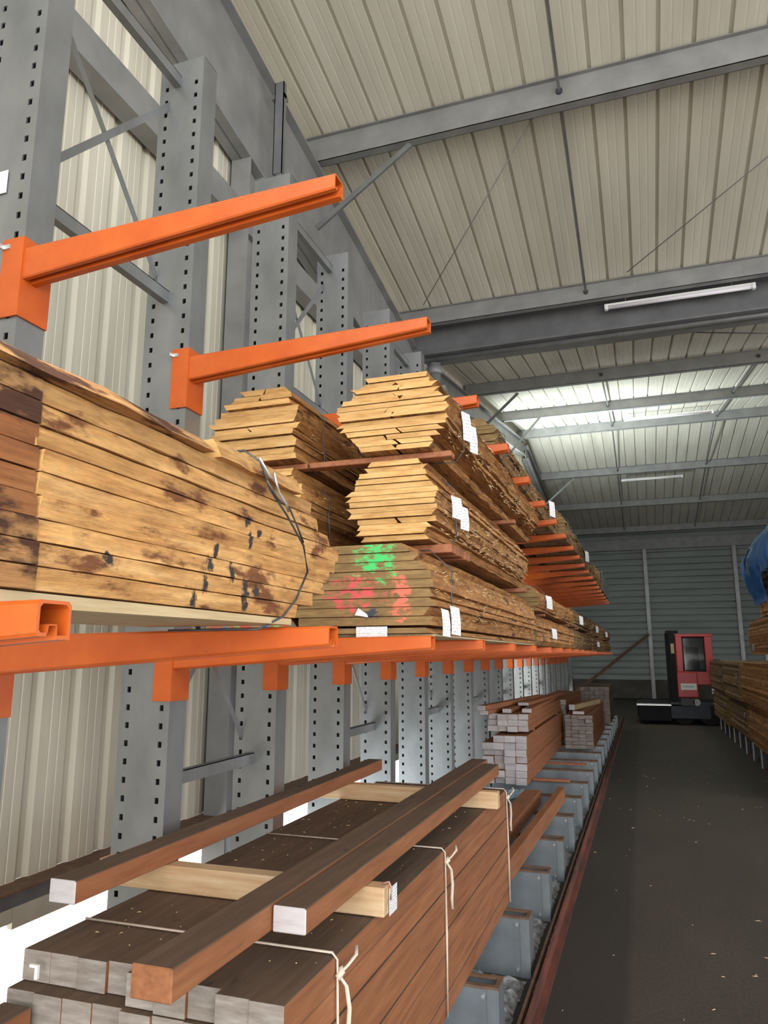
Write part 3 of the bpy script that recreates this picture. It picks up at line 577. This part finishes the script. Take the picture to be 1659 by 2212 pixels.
# ---------------------------------------------------------------- brown squared timber stacks
def stack(label, x0, x1, y0, y1, z0, z1, nx, nz, mats=('brown', 'endgrey', 'browntop'), jit=.02, skip=None, off=None, group=None, g=.0005):
    root = empty('timber_stack'); w_ = (x1-x0)/nx; h_ = (z1-z0)/nz
    for r in range(nz):
        for c_ in range(nx):
            if skip and skip(r, c_): continue
            dy = random.uniform(-jit, jit); dx = random.uniform(-.006, .004) if c_ == nx-1 else 0
            if off: dy += off(r, c_)
            bm = BM(); box(bm, x0+c_*w_+g, x0+(c_+1)*w_-g+dx, y0+dy, y1+random.uniform(-jit, jit), z0+H+r*h_+g*.6, z0+H+(r+1)*h_-.002)
            bmesh.ops.bevel(bm, geom=list(bm.edges), offset=.0012, segments=1, affect='EDGES'); bm.normal_update()
            for f in bm.faces: f.material_index = 1 if abs(f.normal.y) > .6 else (2 if f.normal.z > .3 else 0)
            obj('board', bm, list(mats), root)
    tag(root, label, 'timber stack', group); return root
A = stack('large front stack of brown squared timber tied with cream straps', -1.80, -.90, 1.86, 5.05, -1.54, -.855, 9, 8, jit=.012,
          off=lambda r, c_: (.05 if (r == 7 and c_ < 4) else (-.03 if (r == 7 and c_ >= 7) else 0)) + (.01 if r % 2 else 0))
bm = BM(); box(bm, -1.742, -1.712, 1.884, 1.893, H-.888, H-.880); box(bm, -1.722, -1.712, 1.884, 1.893, H-.918, H-.888); o = obj('chalk_mark', bm, 'white', A); o['label'] = 'white chalk mark like a seven'
def strap(root, y, x0, x1, z0, z1, r=.0055, lean=.0):
    bm = BM(); e = .006; P = [(x0, y, z1+e), (x1-.01, y+.0, z1+e), (x1+e, y, z1-.01), (x1+e+.002, y+lean*.4, (z0+z1)/2), (x1+e, y+lean, z0+.01)]
    tube(bm, P, r, 8, 0, .6); return obj('strap', bm, 'strap', root)
for y, lean in ((2.17, .02), (3.42, .0), (5.0, .02)):
    s = strap(A, y, -1.79, -.90, H-1.54, H-.855, lean=lean)
    bm = BM(); x = -.885; z = H-.90
    tube(bm, [(x, y, z), (x+.015, y+.02, z+.015), (x+.03, y+.05, z+.035), (x+.02, y+.075, z+.05)], .006, 8, 0, .5)
    tube(bm, [(x, y, z-.01), (x+.012, y+.02, z-.04), (x+.010, y+.05, z-.11), (x+.004, y+.055, z-.17), (x+.006, y+.06, z-.215)], .007, 8, 0, .5)
    tube(bm, [(x-.006, y-.006, z-.012), (x+.004, y+.006, z+.002), (x-.004, y+.010, z+.010)], .010, 8); obj('strap_knot', bm, 'strap', s)
for (x0, x1, y0, y1, lab) in ((-2.02, -.865, 2.50, 2.57, 'near pale pine batten lying across the front timber stack, with a paper tag'), (-1.93, -.83, 4.36, 4.43, 'far pale pine batten lying across the back of the front timber stack')):
    o = timber(x0, x1, y0, y1, -.853, -.762, lab, ('pine', 'pine'), 'batten', 'pine_batten')
    if y0 < 3:
        root = empty('paper_tag', (0, 0, 0)); bm = BM(); box(bm, -.862, -.8605, 2.545, 2.625, H-.86, H-.775)
        o = obj('printed_sheet', bm, 'paper', root); bm = BM(); tube(bm, [(-.885, 2.54, H-.758), (-.862, 2.545, H-.752), (-.857, 2.55, H-.77), (-.858, 2.55, H-.81)], .006, 8, 0, .4); obj('pink_tape', bm, 'pinkfilm', root)
        tag(root, 'crumpled printed paper tag with pink tape at the near pine batten end', 'tag')
timber(-1.145, -1.035, 1.55, 5.12, -.759, -.686, 'long brown timber with brown end, left of the pair on the front stack', ('brown', 'brown', 'browntop'), 'timber', 'squared_timber', axis='y')
timber(-1.030, -.928, 2.02, 4.95, -.759, -.690, 'brown timber with whitish end, right of the pair on the front stack', ('brown', 'endwhite', 'browntop'), 'timber', 'squared_timber', axis='y')
o = timber(-1.815, -1.715, 2.02, 4.92, -.759, -.690, 'single brown squared timber with a pale end beside the uprights', ('brownred', 'endwhite', 'browntop'), 'timber', 'squared_timber', axis='y', rot=0)
timber(-1.30, -1.13, 5.20, 8.3, -1.538, -1.40, 'wide brown timber lying on the base beams past the front stack', ('brown', 'brown', 'brown'), 'timber', 'squared_timber', axis='y', rot=-.01)
timber(-1.0, -.93, 5.25, 8.55, -1.538, -1.395, 'brown plank on edge on the base beams, nearest the aisle past the front stack', ('brown', 'brown', 'brown'), 'timber', 'squared_timber', axis='y', rot=-.022)
timber(-1.78, -1.68, 1.60, 1.84, -1.03, -.965, 'greyish timber end poking out low at the left edge', ('brown', 'endgrey', 'browntop'), 'timber', 'squared_timber', axis='y')
# second stack, its neighbours and the jumble on top
D = stack('second stack of squared timber with pale block ends beside the uprights', -1.93, -1.40, 9.3, 13.6, -1.52, -.96, 4, 7, ('brown', 'endwhite', 'brown'), .06, lambda r, c_: (r == 6 and c_ < 1), None)
D2 = stack('upper part of the second stack, set back on a dark gap', -1.90, -1.40, 9.5, 13.4, -.93, -.72, 4, 3, ('brown', 'endwhite', 'brown'), .06)
timber(-1.92, -1.40, 10.0, 10.08, -.957, -.932, 'dark batten in the gap of the second stack, near one'); timber(-1.92, -1.40, 12.8, 12.88, -.957, -.932, 'dark batten in the gap of the second stack, far one')
E_ = stack('third stack, grey block ends, standing close to the aisle', -1.33, -.87, 13.2, 16.8, -1.53, -.99, 4, 9, ('brown', 'endgrey', 'brown'), .05)
F_ = stack('far dark stack of timber at the end of the left rack', -1.45, -.80, 18.2, 20.6, -1.54, -.72, 6, 9, ('browntop', 'endgrey', 'browntop'), .06)
G_ = stack('timber stack behind the third stack against the uprights', -1.93, -1.40, 14.2, 17.8, -1.53, -.80, 4, 8, ('brown', 'endgrey', 'brown'), .05)
for i, (x, y0, y1, z, rz, wd, ht) in enumerate(((-1.85, 9.2, 12.2, -.715, -.06, .10, .05), (-1.70, 9.6, 13.0, -.715, -.02, .11, .05), (-1.52, 9.7, 13.2, -.715, .01, .12, .05), (-1.78, 9.1, 12.0, -.66, -.12, .10, .06), (-1.55, 10.2, 13.4, -.66, -.05, .14, .04), (-1.05, 13.3, 16.5, -.985, -.05, .12, .05), (-1.25, 13.3, 16.5, -.985, .03, .12, .05), (-1.12, 13.5, 15.5, -.93, -.16, .10, .09))):
    lab = ['leftmost loose plank', 'second loose plank', 'third loose plank', 'tilted loose plank', 'broad thin loose plank'][i]+' on top of the second stack' if i < 5 else ['right loose plank', 'left loose plank', 'pale skewed plank'][i-5]+' on top of the third stack'
    timber(x, x+wd, y0, y1, z, z+ht, lab, ('brown' if i < 7 else 'plank', 'endwhite', 'brown'), 'plank', 'loose_plank', axis='y', rot=rz)
timber(-1.40, -.86, 11.2, 11.27, -1.53, -1.50, 'thin batten on the base beams before the third stack'); timber(-1.40, -.95, 9.7, 9.76, -1.53, -1.50, 'thin orange-brown batten sticking out beside the second stack')

# light-blue plastic sheet lying below the second stack
bm = BM(); nx_, ny_ = 14, 6; g = [[bm.verts.new((-1.90+i*.05+random.uniform(-.01, .01), 8.35+j*.12, H-1.53+random.uniform(0, .03))) for i in range(nx_)] for j in range(ny_)]
for j in range(ny_-1):
    for i in range(nx_-1): bm.faces.new((g[j][i], g[j][i+1], g[j+1][i+1], g[j+1][i]))
bmesh.ops.solidify(bm, geom=bm.faces[:], thickness=.002); M_['bluesheet'] = simple('pale_blue_sheet', (.35, .55, .68), (.55, .75, .85), 6, .3)
tag(obj('plastic_sheet', bm, 'bluesheet'), 'pale blue plastic sheet in front of the second stack', 'plastic sheet')

# crumpled film and dirt on the floor between the base beams, wood splinters
for k in range(2, 15):
    for which in (0, 1):
        bm = BM(); nx_, ny_ = (14, 22) if which == 0 else (4, 22); x0 = -1.35 if which == 0 else -.715; dx = .045 if which == 0 else .018; y0 = 1.98+k
        g = [[bm.verts.new((x0+i*dx+random.uniform(-.006, .006), y0+j*.036, .006+random.uniform(0, .05 if which == 0 else .035)*(0 if (i in (0, nx_-1) or j in (0, ny_-1)) else 1))) for i in range(nx_)] for j in range(ny_)]
        for j in range(ny_-1):
            for i in range(nx_-1): bm.faces.new((g[j][i], g[j][i+1], g[j+1][i+1], g[j+1][i]))
        o = obj('crumpled_film' if which == 0 else 'pink_film', bm, 'film' if which == 0 else 'pinkfilm')
        tag(o, '%s on the floor between the %s and %s base beams' % ('crumpled grey plastic film' if which == 0 else 'strip of pinkish torn film', ORD[k], ORD[k+1]), 'plastic film', 'film between the base beams')
bm = BM()
for _ in range(130):
    y = 2.6+random.random()**1.6*18; x = random.uniform(-.6, 1.75); l = random.uniform(.008, .05); a = random.uniform(0, 3.14); w_ = random.uniform(.001, .004)
    d = Vector((math.cos(a), math.sin(a), 0)); s = Vector((-d.y, d.x, 0))*w_; p = Vector((x, y, .003))
    v = [bm.verts.new(q_) for q_ in (p-d*l/2-s, p+d*l/2, p-d*l/2+s, p+Vector((0, 0, .004)))]; bm.faces.new((v[0], v[1], v[3])); bm.faces.new((v[1], v[2], v[3])); bm.faces.new((v[2], v[0], v[3]))
o = obj('wood_splinters', bm, 'chip'); tag(o, 'small pale wood splinters scattered over the dark aisle floor', 'splinters'); o['kind'] = 'stuff'
bm = BM()
for _ in range(170):
    y = random.uniform(2.0, 5.0); x = random.uniform(-1.78, -.92); l = random.uniform(.004, .02); a = random.uniform(0, 3.14); w_ = .0007
    d = Vector((math.cos(a), math.sin(a), 0)); s = Vector((-d.y, d.x, 0))*w_; p = Vector((x, y, H-.8535))
    v = [bm.verts.new(q_) for q_ in (p-d*l/2-s, p+d*l/2, p-d*l/2+s, p+Vector((0, 0, .003)))]; bm.faces.new((v[0], v[1], v[3])); bm.faces.new((v[1], v[2], v[3])); bm.faces.new((v[2], v[0], v[3]))
o = obj('wood_splinters', bm, 'chip'); tag(o, 'pale wood splinters strewn on top of the front timber stack', 'splinters'); o['kind'] = 'stuff'

# guide rails along the aisle
for x, lab in ((-.665, 'rusty red guide rail on the floor along the left rack'), (1.86, 'rusty guide rail on the floor along the right rack')):
    t = empty('guide_rail', (x, 0, 0)); s = 1 if x < 0 else -1; bm = BM(); box(bm, -.006, .006, -2, 24, 0, .09); box(bm, min(0, s*.05), max(0, s*.05), -2, 24, 0, .010); obj('angle_section', bm, 'redrail', t)
    bm = BM(); box(bm, min(-s*.045, -s*.03), max(-s*.045, -s*.03), -2, 24, 0, .075); obj('backing_strip', bm, 'rust', t); tag(t, lab, 'guide rail')

# ---------------------------------------------------------------- right rack
def make_rbase():
    t = empty('rack_upright', (0, 0, 0)); bm = BM(); box(bm, 1.78, 2.95, 0, .01, 0, .318); box(bm, 1.78, 2.95, .12, .13, 0, .318); box(bm, 1.78, 2.95, .01, .12, .22, .23); obj('base_beam', bm, 'dark', t)
    bm = BM(); box(bm, 1.77, 2.95, -.01, .14, .318, .33); obj('flange', bm, 'navy', t); bm = BM(); box(bm, 1.77, 1.78, -.01, .14, 0, .318); obj('end_plate', bm, 'silver', t)
    bm = BM(); box(bm, 2.95, 3.2, 0, .125, 0, H+1.1); obj('post', bm, 'steel', t); return t
r0 = make_rbase()
for k in range(12):
    o = r0 if k == 0 else dup(r0); o.location = (0, 10.3+k, 0); tag(o, '%s base beam and upright of the right-hand rack, under the brown packs' % ORD[k], 'rack upright', 'uprights of the right rack')
for k in range(0, 4):
    t = empty('cantilever_arm', (0, 10.30+k, H-.05)); bm = BM(); hexa(bm, [(1.95, .03, .01), (2.94, .03, -.08), (2.94, .095, -.08), (1.95, .095, .01), (1.95, .03, .05), (2.94, .03, .03), (2.94, .095, .03), (1.95, .095, .05)]); obj('beam', bm, 'orange', t)
    bm = BM(); box(bm, 2.935, 2.949, .0, .125, -.2, .05); obj('bracket', bm, 'orange', t); tag(t, '%s orange arm of the right-hand rack under the upper pack' % ORD[k], 'rack arm', 'arms of the right rack')
R = 'packs on the right rack'
for i, (ya, yb) in enumerate(((11.4, 15.1), (15.3, 18.2), (18.4, 21.7))):
    pn = ['near', 'middle', 'far'][i]
    for (za, zb_, u, n) in ((-1.535, -.86, 'lower', 12), (-.83, -.13, 'upper', 13)):
        xl = 1.66+(.04 if u == 'lower' else 0)+random.uniform(-.03, .03); root = bundle('%s %s brown pack of boards low in the right-hand rack' % (pn, u), 'board bundle', xl, 2.85, ya, yb, za, zb_, n, 'sawn3' if i else 'sawn2', 'enddark', .04, .04, .02, R, 0, .008, 0, 1, .02)
        tag_paper(root, xl-.02, ya+.3, H+(za+zb_)/2+.1, .10, .10, .03)
    for yy, lab in ((ya+.4, 'near'), (yb-.4, 'far')): timber(1.70, 2.84, yy, yy+.08, -.858, -.832, '%s batten between lower and upper packs, %s pair on the right' % (lab, pn))
root = bundle('tan pack of boards at eye level at the right edge', 'board bundle', 1.60, 2.7, 10.2, 13.1, .005, .52, 11, 'sawn2', 'end', .04, .04, .02, R, 0, .008, 0, 1)
tag_paper(root, 1.575, 12.6, H+.12, .10, .10, .03)
timber(1.66, 2.7, 10.5, 10.6, .523, .555, 'near batten under the tarp-covered pack'); timber(1.66, 2.7, 12.4, 12.5, .523, .555, 'far batten under the tarp-covered pack')
root = bundle('tan pack of boards half covered by blue tarp at the right edge', 'board bundle', 1.70, 2.7, 10.1, 12.5, .56, 1.70, 18, 'sawn', 'end', .05, .05, .02, R, 0, .008, 0, 1)
# tarp: a wrinkled sheet draped over the top and side of that pack
bm = BM(); prof = [(2.74, 1.5), (2.66, 1.84), (2.35, 2.0), (1.96, 1.96), (1.76, 1.76), (1.62, 1.58), (1.56, 1.40), (1.54, 1.24), (1.58, 1.10), (1.62, .96), (1.66, .86), (1.68, .74)]
ny_ = 26; g = []
for j in range(ny_):
    y = 9.95+2.70*j/(ny_-1); row = []
    for i, (x, z) in enumerate(prof):
        drop = 1 if i < 8 else (1 if j > 12 else .0); k = .03*math.sin(j*1.7+i*.9)+random.uniform(-.015, .015)
        row.append(bm.verts.new((x+k*(1 if i > 3 else .3), y, H+z+(0 if i > 3 else k*.5))))
    g.append(row)
for j in range(ny_-1):
    for i in range(len(prof)-1):
        if (j < 12 and i >= 8): continue
        if i in (5, 6) and 18 <= j <= 21: continue
        bm.faces.new((g[j][i], g[j][i+1], g[j+1][i+1], g[j+1][i]))
bmesh.ops.solidify(bm, geom=bm.faces[:], thickness=.004)
for f in bm.faces: f.smooth = True
tag(obj('blue_tarp', bm, 'tarp'), 'torn blue tarpaulin draped over the top pack at the right edge', 'tarpaulin')

# ---------------------------------------------------------------- side-loading forklift
t = empty('forklift', (0, 22.3, 0))
bm = BM(); box(bm, -.26, 1.98, .25, 2.6, .18, .52); bev(bm, .02); obj('chassis', bm, 'black', t)
bm = BM(); box(bm, .62, 1.98, 0, .3, .16, .60); bev(bm, .02); obj('front_body', bm, 'navy', t)
bm = BM(); box(bm, -.26, 1.2, .0, .30, .50, .545); bev(bm, .004); o = obj('deck_edge', bm, 'silver', t); o['label'] = 'bright metal deck edge'
bm = BM(); box(bm, -.2, .62, .02, .25, .1, .5); bev(bm, .01); obj('step_box', bm, 'black', t)
# cab frame
def cabbox(n, *a, m='redpaint', bv=.02):
    bm = BM(); box(bm, *a); bev(bm, bv, 2); return obj(n, bm, m, t)
ZC = H
cabbox('cab_roof', .86, 1.82, 0, 1.3, ZC+.50, ZC+.58); cabbox('cab_pillar', .86, 1.03, 0, .12, ZC-.45, ZC+.52); cabbox('cab_pillar', 1.60, 1.80, 0, .12, ZC-.45, ZC+.52)
cabbox('cab_pillar', .86, .96, 1.18, 1.3, ZC-.45, ZC+.52); cabbox('cab_pillar', 1.70, 1.80, 1.18, 1.3, ZC-.45, ZC+.52)
cabbox('cab_panel', .86, 1.82, 0, 1.3, ZC-.80, ZC-.44); cabbox('lower_panel', .84, 1.36, -.04, .6, ZC-1.13, ZC-.46)
bm = BM(); box(bm, 1.02, 1.61, .05, .056, ZC-.45, ZC+.51); obj('windscreen', bm, 'glass', t)
bm = BM(); box(bm, 1.03, 1.60, .035, .05, ZC-.43, ZC-.40); box(bm, 1.03, 1.06, .035, .05, ZC-.43, ZC+.5); box(bm, 1.57, 1.60, .035, .05, ZC-.43, ZC+.5); box(bm, 1.03, 1.60, .035, .05, ZC+.46, ZC+.5); obj('window_seal', bm, 'black', t)
bm = BM(); box(bm, 1.12, 1.52, .6, 1.1, ZC-.5, ZC-.38); box(bm, 1.15, 1.5, .95, 1.1, ZC-.38, ZC+.22); bev(bm, .03, 2); obj('seat', bm, 'black', t)
bm = BM(); tube(bm, [(1.3+.15*math.cos(a*.524), .42+.05*math.sin(a*.524), ZC-.22+.12*math.sin(a*.524)) for a in range(13)], .014, 8); tube(bm, [(1.3, .42, ZC-.22), (1.3, .3, ZC-.5)], .02, 8); obj('steering_wheel', bm, 'dark', t)
bm = BM(); box(bm, .92, 1.32, -.047, -.041, ZC-.93, ZC-.76); o = obj('name_panel', bm, 'white', t); o['label'] = 'white panel with faint blue lettering'
M_['blue'] = simple('faint_blue', (.2, .4, .5), (.3, .5, .6), 9, .5)
bm = BM(); x = .96
for k in range(9):
    h = random.choice((.05, .07, .05)); box(bm, x, x+.022, -.049, -.047, ZC-.87, ZC-.87+h); x += .034
obj('lettering', bm, 'blue', o)
bm = BM(); box(bm, .70, .84, .05, .22, .45, ZC+.68); box(bm, .60, .72, .3, .42, .45, ZC+.62); box(bm, .62, .95, .08, .2, ZC+.60, ZC+.68); obj('mast', bm, 'black', t)
bm = BM(); box(bm, .735, .82, .04, .05, ZC+.05, ZC+.32); obj('mast_plate', bm, 'plank', t)
for x, y in ((.95, .02), (1.62, .0)):
    bm = BM(); tube(bm, [(x, y-.0, .27), (x+.001, y+.28, .27)], .26, 24); obj('wheel', bm, 'black', t)
bm = BM(); tube(bm, [(-.05, .3, .17), (-.05, .5, .17)], .17, 20); obj('wheel', bm, 'black', t)
for z_ in (ZC-.80-.12, ZC-1.0):
    bm = BM(); box(bm, 1.70, 1.82, -.01, .02, z_-.03, z_+.03); obj('lamp', bm, 'silver', t)
bm = BM(); box(bm, .90, 1.25, -.03, .1, ZC-1.36, ZC-1.15); bev(bm, .01); obj('bumper', bm, 'dark', t); bm = BM(); tube(bm, [(1.30, -.03, ZC-1.26), (1.30, .1, ZC-1.26)], .09, 14); obj('coupling', bm, 'steel', t)
bm = BM(); box(bm, 1.84, 2.02, .3, 1.6, .5, ZC-.12); bev(bm, .02); obj('engine_cover', bm, 'black', t)
tag(t, 'red side-loading forklift with a glazed cab parked at the end of the aisle', 'forklift')
